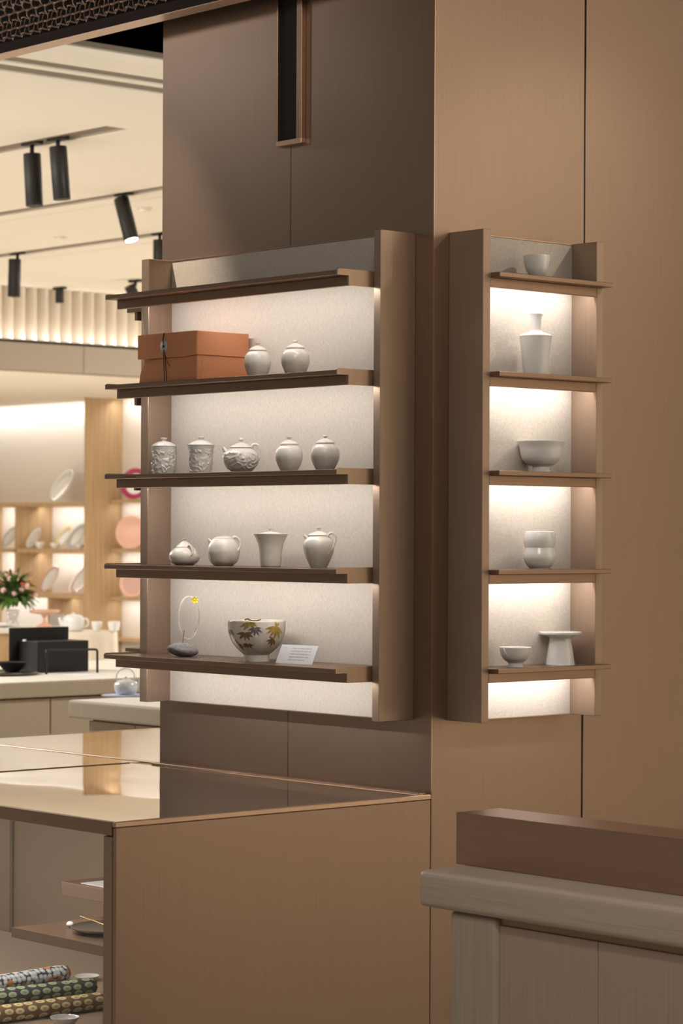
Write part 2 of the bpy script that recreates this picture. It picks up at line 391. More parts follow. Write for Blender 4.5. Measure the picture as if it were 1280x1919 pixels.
# ================================================================== WALL SHELF UNITS
SZ = [1.1765+.25*k for k in range(5)]     # underside of each front rail
LEDC = (1,.935,.88)
def unit(side):
    if side == 'A':
        def bx(name,u0,u1,v0,v1,z0,z1,m,par,bev=.001): return box(name,u0,u1,-v1,-v0,z0,z1,m,par,bev)
        root = empty('wall_shelf_unit', (-.565,0,1.0765)); tag(root, 'wide wall shelf unit on the dark left face of the pillar', 'shelf unit')
        U0,U1,LV,PV,RV,TV = -1.0665,-.0675,.039,.1204,.205,.243
        tl, trt = .0345,.026
    else:
        def bx(name,u0,u1,v0,v1,z0,z1,m,par,bev=.001): return box(name,v0,v1,u0,u1,z0,z1,m,par,bev)
        root = empty('wall_shelf_unit', (0,.276,1.0765)); tag(root, 'narrow wall shelf unit on the lighter right face of the pillar', 'shelf unit')
        U0,U1,LV,PV,RV,TV = .0545,.499,.0345,.1236,.1236,.1575
        tl, trt = .0255,.025
    i0, i1 = U0+tl, U1-trt
    bx('side_panel', U0,i0,0,PV,1.0765,2.322,BRONZE_LIT,root)
    bx('side_panel', i1,U1,0,PV,1.0765,2.322,BRONZE_LIT,root)
    bx('linen_back', i0+.0005,i1-.0005,.002,LV,1.0790,2.3185,LINEN,root,0)
    bx('top_edge_trim', i0+.0003,i1-.0003,0,LV+.0015,2.3187,2.322,COPPER,root,.0005)
    bx('bottom_edge_trim', i0+.0003,i1-.0003,0,LV+.006,1.0765,1.0790,COPPER,root,.0005)
    for z in SZ:
        e0 = (U0 if side == 'A' else i0); e1 = i1 if side == 'A' else i1
        if side == 'A':
            # plate, notched round the left side panel
            s = bx('shelf', i0,i1,LV,PV+.0005,z+.0245,z+.0365,BRONZEX,root,.0006)
            bx('shelf_front', U0,i1-.004,PV+.0008,TV,z+.0245,z+.0365,BRONZEX,s)
            bx('front_rail', U0,i1-.004,RV-.012,RV,z,z+.0243,BRONZEX,s)
            extrude_profile('end_cap', [(-LV,z),(-RV,z),(-RV,z+.0245),(-TV,z+.0245),(-TV,z+.037),(-TV+.006,z+.0405),(-LV,z+.0405)], 'x', i1-.0038, i1-.0003, BRONZE, s)
            extrude_profile('end_cap', [(-PV-.001,z+.0245),(-TV,z+.0245),(-TV,z+.037),(-TV+.006,z+.0405),(-PV-.001,z+.0405)], 'x', U0-.0035, U0-.0002, COPPER, s)
            bx('light_channel', i0+.002,i1-.006,RV-.024,RV-.0125,z+.014,z+.0243,BRONZEX,s,.0005)
            area('shelf_strip_light', ((i0+i1)/2,-(RV-.018),z+.013), (0,.9,-1), i1-i0-.03,.008, 1.95, LEDC, parent=s)
        else:
            s = bx('shelf', i0+.0003,i1-.0003,LV,PV,z+.0245,z+.0365,BRONZEX,root,.0006)
            bx('shelf_front', i0+.0003,U1,PV+.0004,TV,z+.0245,z+.0365,BRONZEX,s)
            bx('front_rail', i0+.0003,i1-.0003,PV-.012,PV,z,z+.0243,BRONZEX,s)
            o = area('shelf_strip_light', (PV-.02,(i0+i1)/2,z+.020), (-.6,0,-1), i1-i0-.03, .008, .85, LEDC, parent=s)
            bx('light_channel', i0+.002,i1-.002,PV-.026,PV-.0125,z+.021,z+.0243,BRONZEX,s,.0005)
    return root
UA = unit('A'); UB = unit('B')

# the third unit, on the hidden left face: only its shelf tips show past the edge
uc = empty('wall_shelf_unit', (-1.128,.3,1.0765)); tag(uc, 'mostly hidden shelf unit on the far left face of the pillar', 'shelf unit')
box('side_panel', -1.25,-1.1285,.0545,.080,1.0765,2.322, BRONZE, uc)
box('side_panel', -1.25,-1.1285,.474,.499,1.0765,2.322, BRONZE, uc)
for z in SZ:
    s = box('shelf', -1.2505,-1.1285,.0805,.4735,z+.0245,z+.0365, BRONZEX, uc)
    box('shelf_front', -1.371,-1.2508,.0560,.4985,z+.0245,z+.0365, BRONZEX, s)
    box('front_rail', -1.333,-1.321,.0560,.4985,z,z+.0243, BRONZEX, s)

# ================================================================== VESSELS ON THE LEFT UNIT
def vessel(name, loc, label, cat, group=None, rz=None):
    if loc[0] < -.2 and loc[2] > 1.3: loc = tuple(Vector(loc) + FW*.035)      # set back from the front edge
    o = empty(name, loc, RZ if rz is None else rz); tag(o, label, cat, group); return o
ZT = [z+.0366 for z in SZ]
G2, G3, G4 = 'lidded jars on the second shelf', 'pots on the third shelf', 'pots on the fourth shelf'
def jar(loc, k, label, m, widths, group, knob='disc'):
    """lidded jar; widths scale of profile"""
    r, h = widths
    v = vessel('lidded_jar', loc, label, 'jar', group)
    lathe('body', [(0,0),(.56*r,0),(.56*r,0),(.60*r,.04*h),(.80*r,.20*h),(.97*r,.42*h),(1.0*r,.58*h),(.93*r,.74*h),(.74*r,.86*h),(.62*r,.90*h),(.60*r,.92*h),(.0,.92*h)], m, v, sc=k)
    l = lathe('lid', [(0,.92*h),(.62*r,.92*h),(.65*r,.935*h),(.65*r,.955*h),(.60*r,.975*h),(.44*r,1.03*h),(.22*r,1.07*h),(.10*r,1.09*h),(0,1.09*h)], m, v, sc=k)
    if knob == 'disc': lathe('knob', [(0,1.08*h),(.09*r,1.08*h),(.08*r,1.12*h),(.21*r,1.155*h),(.23*r,1.17*h),(.0,1.175*h)], m, l, 24, sc=k)
    else: lathe('knob', [(0,1.08*h),(.10*r,1.08*h),(.08*r,1.11*h),(.16*r,1.14*h),(.17*r,1.165*h),(.10*r,1.19*h),(0,1.195*h)], m, l, 24, sc=k)
    return v
jar((-.5191,-.150,ZT[3]), .001414, 'pale speckled lidded jar right beside the orange box', STONEG, (25.6,58), G2)
jar((-.3641,-.150,ZT[3]), .001390, 'ivory lidded jar standing alone right of the jar by the orange box', STONEW, (27.2,57.5), G2, 'ball')
jar((-.3880,-.150,ZT[2]), .001394, 'slimmer lidded jar with flat disc knob right of the relief teapot', STONEG, (26,56), G3)
jar((-.2441,-.150,ZT[2]), .001372, 'rounder lidded jar at the right end of the teapot row', STONEG, (27.4,57), G3, 'ball')

def carve(amp, f=1.0, lo=0, hi=1, H=.1):
    def d(a, z, r):
        t = z/H
        if t < lo or t > hi: return 0
        edge = min(1, (t-lo)/.06, (hi-t)/.06)
        q = Vector((math.cos(a)*r*95*f, math.sin(a)*r*95*f, z*95*f))
        wv = Vector((noise.noise(q*.5), noise.noise(q*.5+Vector((9,3,1))), noise.noise(q*.5+Vector((2,7,5)))))*1.6
        n = abs(noise.noise(q*.9+wv)); return amp*edge*(1.0 - min(1, n*5.0))*1.0
    return d
for nm,x,lab,R,top,k,rim in (('cup',-.9253,'leftmost carved lidded cup, straight sided, on the teapot row',(20.5,22,22.2,23.6),54,.001478,24.2),
                       ('cup',-.7597,'second carved lidded cup, with flaring rim, left of the relief teapot',(19.5,20.6,21.2,24),54.5,.001452,26)):
    v = vessel('lidded_cup', (x,-.150,ZT[2]), lab, 'cup', 'carved lidded cups on the third shelf')
    lathe('body', [(0,0),(R[0]-1,0),(R[0]-1,0),(R[0],2),(R[1],14),(R[2],34),(R[3],48),(rim,top),(rim,top),(rim-1.2,top+.3),(0,top-1)], RELIEF, v, 150, 12, carve(.0032,.8,.05,.86,top*k), sc=k)
    l = lathe('lid', [(0,top),(rim-2,top),(rim-2.2,top+1.5),(19,top+4.5),(12,top+8),(6,top+9.5),(4,top+10),(0,top+10)], RELIEF, v, sc=k)
    lathe('knob', [(0,top+9),(4.2,top+9),(3.6,top+11),(5.8,top+14),(5.9,top+16),(0,top+16.5)], RELIEF, l, 24, sc=k)

def pot(loc, k, label, m, prof, lid, knob, spout, handle, group, hr=(2.6,2.2,2.0), disp=None, segs=48, sub=4, hflat=1.0, cat='teapot', hy=0):
    v = vessel('teapot', loc, label, cat, group)
    lathe('body', prof, m, v, segs, sub, disp, sc=k)
    l = lathe('lid', lid, m, v, sc=k)
    if knob: lathe('knob', knob, m, l, 24, sc=k)
    if spout:
        sp = [(x*k,y*k,z*k) for x,y,z,_ in spout]; tube('spout', sp, [q[3]*k for q in spout], m, v, 14)
    if handle:
        hp = [(x*k,y*k,z*k) for x,y,z in handle]
        n = len(hp); rr = [k*(hr[0]+(hr[2]-hr[0])*i/(n-1)) for i in range(n)]
        tube('handle', hp, rr, m, v, 10, flat=hflat)
    return v
pot((-.5864,-.150,ZT[2]), .001425, 'carved relief teapot with looped handle between cups and plain jars', RELIEF,
    [(0,0),(15,0),(15,0),(17,1.5),(25,9),(31.5,20),(33.5,29),(31,38),(25,44),(19.5,47.5),(19,48.5),(0,48.5)],
    [(0,48.5),(20,48.3),(20.5,49.5),(18,52),(11,55.5),(5,57.5),(0,58)],
    [(0,57),(3.2,57),(2.4,59.5),(4.2,62.5),(4.4,64),(2,66.5),(0,67.5)],
    [(-24,0,36,6),(-29,0,41,4.5),(-33,0,46.5,3.4),(-34.5,0,49,2.6)],
    [(19,-4,46),(21,-5,52),(26,-5,54.5),(32,-5,52),(35,-5,42),(34.5,-5,30),(29,-5,22),(24,-5,16)], G3, (2.8,2.4,2.8),
    carve(.0034,.8,.12,.84,48.5*.001425), 160, 10)
pot((-.8306,-.150,ZT[1]), .001464, 'squat ivory teapot with pointed lid, leftmost on the fourth shelf', STONEW,
    [(0,0),(16,0),(16,0),(18,1),(26,7),(29.3,16),(27,24),(20,31),(14.5,34),(0,34)],
    [(0,34),(15.2,34),(15.4,35.5),(12,39),(6,44),(2,46),(0,46)],
    [(0,45),(1.6,45),(1.4,47.5),(4,49),(4,50),(0,50.2)], None,
    [(8,-13,33),(10,-18,37),(13,-21,36.5),(16,-23,30),(16.5,-25,22),(12,-25,17)], G4, (2.4,2.2,1.8))
pot((-.6586,-.150,ZT[1]), .001437, 'round ball-shaped ivory teapot with flat lid, second on the fourth shelf', STONEW,
    [(0,0),(16,0),(16,0),(18,1.2),(26,9),(30,22),(30.3,30),(28,40),(23,48),(18,52),(0,52)],
    [(0,52),(18.2,52),(18.6,53),(16,54.6),(8,56.3),(0,56.8)], None,
    [(-22,0,42,4.5),(-26,0,47,3.2),(-29.5,0,50.5,2.0)],
    [(16,-8,51),(19,-9,54.5),(25,-9,54),(30.5,-9,48),(31.5,-9,38),(27,-12,30),(21,-16,26)], G4, (2.7,2.3,2.4))
v = vessel('lidded_beaker', (-.4609,-.150,ZT[1]), 'tall flared beaker with a small lid on the fourth shelf', 'cup', G4)
k = .001406
lathe('body', [(0,0),(17.5,0),(17.5,0),(19,2.5),(20.5,12),(21.5,28),(24,43),(28.5,54),(33,62),(33,62),(32.2,62.6),(27,56),(23,48),(0,48)], STONEW, v, sc=k)
l = lathe('lid', [(0,61),(24,61),(24,62.2),(14,65),(5,66.5),(0,67)], STONEW, v, sc=k)
lathe('knob', [(0,66),(2.6,66),(2.2,68.5),(4,71.5),(4.4,73),(0,73.4)], STONEW, l, 24, sc=k)
pot((-.2674,-.150,ZT[1]), .001376, 'tall shouldered teapot with large ear handle, rightmost on the fourth shelf', STONEW,
    [(0,0),(15,0),(15,0),(16,2),(22,14),(27.5,28),(29.3,41),(27,51),(21,58),(17,61),(0,61)],
    [(0,61),(19,61),(19.6,62.4),(16,65),(8,67.8),(4,69),(0,69)],
    [(0,68),(2.8,68),(2.4,72),(4.2,74.5),(4.3,77),(0,77.4)],
    [(-18,0,52,4.5),(-23,0,57,3.4),(-27.5,0,60.5,2.6),(-28.5,0,61.5,2.0)],
    [(16,-10,54),(18,-11,62),(24,-11,66),(30,-11,62),(31,-11,50),(26,-12,38),(19,-18,30),(17,-20,26)], G4, (2.6,2.2,1.8))

# orange card box with string closure
bxr = empty('storage_box', (-.81,-.14,ZT[3])); tag(bxr, 'burnt orange envelope box with button and black string on the second shelf', 'box')
X0,X1,Y0,Y1 = -.930,-.672,-.230,-.054; B0 = ZT[3]; B1 = B0+.131
box('body', X0+.002,X1-.002,Y0+.016,Y1-.001,B0,B1-.004, ORANGEP, bxr, .001)
def slab(name, pts, y0, y1, m, par):
    bm = bmesh.new(); A = [bm.verts.new((x,y0,z)) for x,z in pts]; B = [bm.verts.new((x,y1,z)) for x,z in pts]; n = len(pts)
    for i in range(n): bm.faces.new((A[i],A[(i+1)%n],B[(i+1)%n],B[i]))
    bm.faces.new(A[::-1]); bm.faces.new(B); return from_bm(name, bm, m, par, False, False)
box('body_front', X0+.075,X1-.002,Y0+.0012,Y0+.0158,B0,B1-.005, ORANGEP, bxr, .0004)
lid = box('lid', X0,X1,Y0-.0005,Y1+.0005,B1-.004,B1, ORANGEP, bxr, .0006)
slab('lid_flap', [(X0,B1),(X1,B1),(X1,B1-.065),(X1-.03,B1-.066),(X1-.05,B1-.068),(X1-.10,B1-.067),(X0,B1-.066)], Y0-.005, Y0-.0022, ORANGEP, lid)
box('lid_side', X1-.0012,X1+.0012,Y0-.003,Y1,B1-.064,B1-.001, ORANGEP, lid, .0004)
pts = [(X0+.002,B0)]
for q in range(9): a = PI/2*q/8; pts.append((X0+.004+.055*(1-math.cos(a)), B0+.008+.052*math.sin(a)))
pts += [(X0+.14,B0+.063),(X1-.002,B0+.064),(X1-.002,B0)]
slab('lower_flap', pts, Y0-.0012, Y0+.0006, ORANGEP, bxr)
bcx = -.811
b = lathe('button', [(0,0),(.0155,0),(.0165,.001),(.0155,.0022),(.004,.0026),(.0,.0026)], BUTTON, bxr, 32, 1, local=False)
b.matrix_parent_inverse = Matrix.Identity(4); b.location = (bcx+.81, Y0-.0052+.14, B1-.036-ZT[3]); b.rotation_euler = (PI/2,0,0)
e = lathe('rivet', [(0,0),(.0042,0),(.0035,.0025),(0,.003)], BLACKM, b, 16, 1); e.location = (0,0,.0026)
sbm = tube_bm([(bcx,Y0-.006,B1+.001),(bcx-.002,Y0-.008,B1-.015),(bcx-.001,Y0-.0075,B1-.03)], .0016, 6)
tube_bm([(bcx-.001,Y0-.0075,B1-.045),(bcx+.001,Y0-.007,B1-.08),(bcx-.001,Y0-.004,B0+.002)], .0011, 6, sbm)
tube_bm([(bcx+.003,Y0-.0075,B1-.045),(bcx+.008,Y0-.007,B1-.08),(bcx+.009,Y0-.004,B0+.002)], .0011, 6, sbm)
tube_bm([(bcx+.006,Y0-.0065,B1-.06),(bcx+.014,Y0-.0065,B1-.075),(bcx+.024,Y0-.004,B1-.09)], .0007, 6, sbm)
from_bm('string', sbm, STRINGM, bxr, True, False)

# pebble with looped resin vase and yellow flower
pv = vessel('pebble_vase', (-.8300,-.150,ZT[0]), 'grey pebble holding a clear loop with a yellow flower on the lowest shelf', 'vase')
k = .001463
pb = bmesh.new(); bmesh.ops.create_icosphere(pb, subdivisions=5, radius=1)
for q in pb.verts:
    n = noise.noise(q.co*1.3)*.10
    q.co = Vector((q.co.x*29.5*(1+n), q.co.y*22*(1+n), q.co.z*13.2*(1+n*.6) - q.co.x*1.8))*k; q.co.z += 13.2*k
zb = min(q.co.z for q in pb.verts)
for q in pb.verts: q.co.z = max(q.co.z - zb - .0008, 0)
peb = from_bm('pebble', pb, PEBBLE, pv, True)
lp = [((10.0+18.7*math.cos(a))*k, 0, (73+40.5*math.sin(a))*k) for a in [2*PI*i/40 for i in range(40)]]
LOOPM = mat('frosted_resin', (.88,.87,.85,1), .15, coat=.5); LOOPM.node_tree.nodes['Principled BSDF'].inputs['Alpha'].default_value = .28
from_bm('resin_loop', tube_bm(lp, .0023, 10, None, 1, closed=True), LOOPM, pv, True)
tube('stem', [(-1*k,-.003,24*k),(0,-.003,36*k),(1.5*k,-.003,49*k)], .0011, TWIG, pv, 6)
tube('flower_stem', [(28*k,0,90*k),(29.5*k,0,76*k),(25*k,0,55*k),(20*k,0,45*k)], .0007, TWIG, pv, 6)
fb = bmesh.new()
for i in range(7):
    a = 2*PI*i/7; d = Vector((math.cos(a)*.9, -.5, math.sin(a)*.9)).normalized(); s = Vector((-math.sin(a),0,math.cos(a)))
    c = Vector((21.5*k,-.002,106*k)); L = .0125
    vs = [fb.verts.new(c), fb.verts.new(c+d*L*.55+s*.0035), fb.verts.new(c+d*L+Vector((0,-.002,0))), fb.verts.new(c+d*L*.55-s*.0035)]
    fb.faces.new(vs)
r = bmesh.ops.create_icosphere(fb, subdivisions=2, radius=.0035, matrix=Matrix.Translation((21.5*k,-.004,106*k)))
bmesh.ops.solidify(fb, geom=[f for f in fb.faces if len(f.verts) == 4], thickness=.0006)
from_bm('flower', fb, YELLOW, pv)
fb = lathe('clear_drop', [(0,0),(.0055,0),(.0058,.002),(.004,.005),(0,.006)], RESIN, None, 20, 1)
fb.location = (-.7198,-.180,ZT[0]); tag(fb, 'tiny clear disc lying in front of the grey pebble', 'disc')

# bowl with painted bamboo leaves
BW = vessel('painted_bowl', (-.5158,-.150,ZT[0]), 'large ivory bowl painted with ochre bamboo leaves on the lowest shelf', 'bowl', rz=0)
k = .001415
bp = [(0,2),(20,2),(22,0),(24,0),(24.5,1),(23.5,12),(25,13.5),(36,23),(46,36),(52.5,52),(54,64),(53.6,76),(53.6,76),(52.4,76.6),(51.6,75),(51.5,62),(45,38),(30,22),(0,18)]
BOWL = mat('ivory_crackle_glaze', (.74,.68,.59,1), .25, 0, (60,60,60), .09, coat=.5)
lathe('body', bp, BOWL, BW, 64, sc=k)
outer = [(23.5,12),(25,13.5),(36,23),(46,36),(52.5,52),(54,64),(53.6,76)]
oc = catmull(outer, 8)
def bowl_r(z):
    for i in range(len(oc)-1):
        if oc[i][1] <= z <= oc[i+1][1]:
            t = (z-oc[i][1])/max(1e-9,oc[i+1][1]-oc[i][1]); return oc[i][0]+(oc[i+1][0]-oc[i][0])*t
    return oc[-1][0] if z > 70 else oc[0][0]
AC = math.atan2(-FW.y, -FW.x)            # direction of the viewer from the bowl
def leaf_bm(bm, sx, sz, ang, L, wd):
    """leaf on the outer wall; sx = sideways, sz = height (profile units)"""
    n = 8; rows = []
    for i in range(n+1):
        t = i/n; hw = wd*math.sin(PI*min(1,t*.9+.1))**.8*(1-t*.25)
        if i in (0,n): hw = .05
        row = []
        for s in (-1,0,1):
            px_ = sx + math.cos(ang)*L*t - math.sin(ang)*hw*s; pz = sz + math.sin(ang)*L*t + math.cos(ang)*hw*s
            pz = min(75.5, max(12.5, pz)); r = bowl_r(pz) + .35 + (.25 if s == 0 else 0)
            a = math.asin(max(-.98, min(.98, px_/54.0)))*1.0
            row.append(bm.verts.new(((r*math.cos(AC+a))*k, (r*math.sin(AC+a))*k, pz*k)))
        rows.append(row)
    for i in range(n):
        for j in (0,1): bm.faces.new((rows[i][j],rows[i][j+1],rows[i+1][j+1],rows[i+1][j]))
sprays = [(GOLDL,(-14,74),[(-150,18,3),(-120,17,3),(-95,12,2.6),(-20,18,3),(-40,16,3),(-5,15,2.4)]),
          (GREYL,(-2,64),[(-160,14,2.6),(-125,15,2.6),(-90,16,2.6),(-60,17,2.4),(-30,17,2.8),(0,13,2.2)]),
          (BROWNL,(-20,54),[(-175,17,3),(-140,17,3),(-100,14,2.4),(-60,16,3),(-25,17,3),(5,15,2.5)]),
          (BROWNL,(-18,33),[(180,11,2.6),(-150,12,2.6),(-110,9,2.2),(-45,11,2.4),(-10,13,2.8),(-165,13,2.6)]),
          (BROWNL,(-40,34),[(-70,15,2.8),(-40,13,2.6),(110,9,2)]),
          (GREYL,(-47,60),[(-100,12,2.5),(-130,10,2.2),(-70,12,2.2)]),
          (GOLDL,(38,66),[(-170,22,3),(-145,22,3.2),(-120,24,3.2),(-95,26,3.2),(-72,24,3.2),(-50,18,3),(100,10,2.2),(60,9,2.2)]),
          (BROWNL,(36,42),[(-170,15,2.6),(-140,13,2.6),(-100,14,2.6),(-60,12,2.4),(150,12,2.2)])]
for m_, (sx_, sz_), lv in sprays:
    lb = bmesh.new()
    for (a, L, wd) in lv: leaf_bm(lb, sx_, sz_, math.radians(a), L, wd)
    from_bm('painted_leaves', lb, m_, BW, True)
tube('rim_twig', [(math.cos(AC+a)*51*k, math.sin(AC+a)*51*k, (77+h)*k) for a,h in ((-.42,2.2),(-.3,3.8),(-.18,1.0),(-.05,.6),(.08,1.2),(.2,3.6))], [.0016,.0022,.0018,.0018,.0022,.0014], BROWNL, BW, 8)
st = box('clear_stand', -.515,-.487,-.212,-.196,ZT[0],ZT[0]+.006, RESIN, None, .0015); tag(st, 'small clear acrylic block at the foot of the painted bowl', 'block')

# printed card leaning on the lowest shelf
cdv = Vector((-.4195,-.1655,ZT[0])); cdw = Vector((-.288,-.1535,ZT[0]))
cu = (cdw-cdv); CW = cu.length; cu.normalize(); cn = Vector((cu.y,-cu.x,0)); cup_ = (Vector((0,0,1))*.93 - cn*.37*1.0 + cu*.10).normalized()
card = bmesh.new(); CH = .052
def cp(u, v_, off=0): return cdv + cu*u + cup_*v_ + cu.cross(cup_).normalized()*off
vs = [card.verts.new(cp(u,v_,o_)) for o_ in (0,-.0012) for u,v_ in ((0,0),(CW,0),(CW,CH),(0,CH))]
for f in ((0,1,2,3),(7,6,5,4),(0,4,5,1),(1,5,6,2),(2,6,7,3),(3,7,4,0)): card.faces.new([vs[i] for i in f])
cardo = from_bm('info_card', card, PAPER); tag(cardo, 'small white printed card leaning beside the painted bowl', 'card')
tx = bmesh.new()
def dash(u0,u1,v0,v1):
    q = [tx.verts.new(cp(u,v_,.0004)) for u,v_ in ((u0,v0),(u1,v0),(u1,v1),(u0,v1))]; tx.faces.new(q)
for row in range(5):
    vy = CH*(.80-.155*row); u = CW*.32; end = CW*(.86-(.10 if row == 4 else 0)-(.03 if row == 3 else 0))
    while u < end:
        g = random.uniform(.0014,.0024)
        if random.random() > .14:
            dash(u,u+g*.85,vy,vy+.0005); dash(u,u+g*.8,vy+.0017,vy+.0021); dash(u+g*.3,u+g*.45,vy,vy+.0026); dash(u+.0001,u+.0005,vy+.0004,vy+.0024)
        u += g
for i in range(3): dash(CW*.12+i*.0022,CW*.12+i*.0022+.0017,CH*.82,CH*.82+.0006); dash(CW*.12+i*.0022+.0005,CW*.12+i*.0022+.0009,CH*.80,CH*.86)
t_ = from_bm('printed_text', tx, INK, cardo); t_['kind'] = 'stuff'

# ================================================================== VESSELS ON THE RIGHT UNIT
GR = 'white porcelain on the right unit'
def simple(name, loc, label, cat, prof, k, m=PORC, sub=4):
    v = vessel(name, loc, label, cat, GR); lathe('body', prof, m, v, 64, sub, sc=k); return v
simple('porcelain_cup', (.095,.2772,ZT[4]), 'small plain white cup on the topmost shelf of the right unit', 'cup',
    [(0,0),(11.5,0),(12,.5),(12,3.5),(14,6),(20,15),(24,28),(25.3,40),(25.3,42),(25.3,42),(24.4,42.4),(23,28),(18,14),(0,6)], .001379)
v = simple('porcelain_bottle', (.095,.2746,ZT[3]), 'tall white shouldered bottle with narrow spouted neck', 'bottle',
    [(0,0),(22,0),(22,0),(23,1.5),(26,30),(30,69),(30.6,72.5),(30,74.5),(24,78),(14,81),(11,84),(10.4,92),(10.2,105),(11.2,113),(12,115),(12,115),(11,115.4),(9.5,111),(9,90),(0,88)], .001378, PORCM)
tube('spout_lip', [(9.5*.001378,0,112.5*.001378),(12.2*.001378,0,114*.001378),(13.6*.001378,0,114.8*.001378)], [.0034,.0026,.0012], PORCM, v, 10)
simple('footed_bowl', (.095,.2964,ZT[2]), 'wide white footed bowl with flaring rim', 'bowl',
    [(0,0),(17,0),(17.3,.5),(16.4,9),(17,11.5),(26,15),(35,24),(39,36),(41,47),(45.3,57.6),(45.3,57.6),(44.6,58.3),(39.5,47),(37,36),(30,20),(0,14)], .001381, PORCM)
simple('gourd_cup', (.095,.2922,ZT[1]), 'white double-gourd shaped cup pinched at the waist', 'cup',
    [(0,0),(17,0),(17.5,.5),(25,8),(30,19),(30.3,27),(28,36),(27,40),(27,40),(28.5,44),(30.4,54),(29.6,63),(27.6,69.5),(27.6,69.5),(26.4,70.2),(27,55),(25,42),(26,25),(0,6)], .001380)
v = simple('handled_cup', (.100,.2000,ZT[0]), 'small white footed cup with a folded ear on the lowest right shelf', 'cup',
    [(0,0),(13.5,0),(14,.5),(13.2,6),(14.5,8.5),(23,15),(28,25),(29.8,36),(29.8,36),(28.8,36.4),(26.5,24),(18,13),(0,10)], .001368, PORCM)
k = .001368
bm = bmesh.new()
tube_bm([(-22*k,-15*k,36*k),(-21.5*k,-19*k,33*k),(-20*k,-20.5*k,27*k),(-16*k,-19.5*k,20*k)], [.0035,.0036,.003,.0016], 10, bm, 5, .45)
from_bm('ear', bm, PORCM, v, True)
simple('cake_stand', (.086,.3810,ZT[0]), 'white pedestal stand with flat round plate on the lowest right shelf', 'stand',
    [(0,0),(27,0),(27.3,.8),(24,24),(20.5,46),(21,50),(27,53.5),(37,55.5),(39.6,57.5),(40,60),(39.5,61.6),(38,61.6),(36,60.4),(0,60)], .001391)

# ================================================================== GLASS DISPLAY CASE (bottom left)
dc = empty('display_case', (-.6,-.5,0)); tag(dc, 'low bronze and glass display case wrapped round the foot of the pillar', 'display case')
CZ = .891
box('side_panel', -.012,0,-.993,-.002,.02,CZ-.0135, BRONZE, dc, .0015)
box('top_rim', -.012,.001,-.9955,-.0006,CZ-.0125,CZ, COPPER, dc, .0015)
box('top_rim', -2.2,-.013,-.9955,-.985,CZ-.032,CZ, BRONZEX, dc, .0012)
box('top_rim', -2.2,-.013,-.9850,-.970,CZ-.034,CZ-.012, BRONZEX, dc, .001)
box('top_rim', -2.2,-.013,-.052,-.0012,CZ-.025,CZ-.003, COPPER, dc, .001)
box('rear_ledge', -1.128,-.013,-.030,-.0012,CZ-.003,CZ+.004, COPPER, dc, .001)
box('glass_bar', -1.207,-1.199,-.985,-.052,CZ-.02,CZ+.001, COPPER, dc, .001)
box('glass_bar', -2.2,-1.13,.0005,.016,CZ-.02,CZ+.001, COPPER, dc, .001)
box('top_rim', -2.2,-2.188,-.985,1.27,CZ-.032,CZ, COPPER, dc, .001)
box('top_rim', -2.187,-1.13,1.258,1.27,CZ-.032,CZ, COPPER, dc, .001)
def quad(name, pts, m, par):
    bm = bmesh.new(); bm.faces.new([bm.verts.new(p) for p in pts]); me = bpy.data.meshes.new(name); bm.to_mesh(me); bm.free()
    return link(name, me, m, par, False, False)
def pane(name, x0,x1,y0,y1,z, wav=0):
    n = 40; bm = bmesh.new(); g = []
    for i in range(n+1):
        for j in range(n+1):
            x = x0+(x1-x0)*i/n; y = y0+(y1-y0)*j/n
            e = min(i,n-i,j,n-j)/n*4; e = min(1,e)
            g.append(bm.verts.new((x,y,z+wav*e*(noise.noise(Vector((x*2.6,y*2.6,3)))))))
    for i in range(n):
        for j in range(n): bm.faces.new((g[i*(n+1)+j],g[(i+1)*(n+1)+j],g[(i+1)*(n+1)+j+1],g[i*(n+1)+j+1]))
    me = bpy.data.meshes.new(name); bm.to_mesh(me); bm.free(); return link(name, me, GLASST, dc, True, False)
pane('glass_top', -1.199,-.012,-.985,-.052,CZ-.001, .0011)
pane('glass_top', -2.19,-1.207,-.985,.0005,CZ-.001, .0)
pane('glass_top', -2.19,-1.13,.016,1.26,CZ-.001, .0)
quad('front_glass', [(-2.2,-.983,.03),(-.046,-.983,.03),(-.046,-.983,CZ-.034),(-2.2,-.983,CZ-.034)], GLASS, dc)
box('corner_post', -.046,-.0125,-.9945,-.962,.02,CZ-.0345, BRONZE, dc, .0015)
box('rear_panel', -1.855,-.013,-.004,-.0005,.02,CZ-.03, BODYTAN, dc, 0)
box('rear_panel', -2.18,-1.87,-.004,-.0005,.02,CZ-.03, BODYTAN, dc, 0)
box('rear_mullion', -1.87,-1.855,-.010,-.0005,.02,CZ-.03, GROOVE, dc, 0)
box('deck', -2.18,-.013,-.96,-.013,.30,.32, BODYTAN, dc, 0)
area('case_fill_light', (-1.0,-.93,CZ-.05), (0,.55,-1), 1.7,.01, 6.5, (1,.9,.78), parent=dc)  # added strip, brightens the case interior
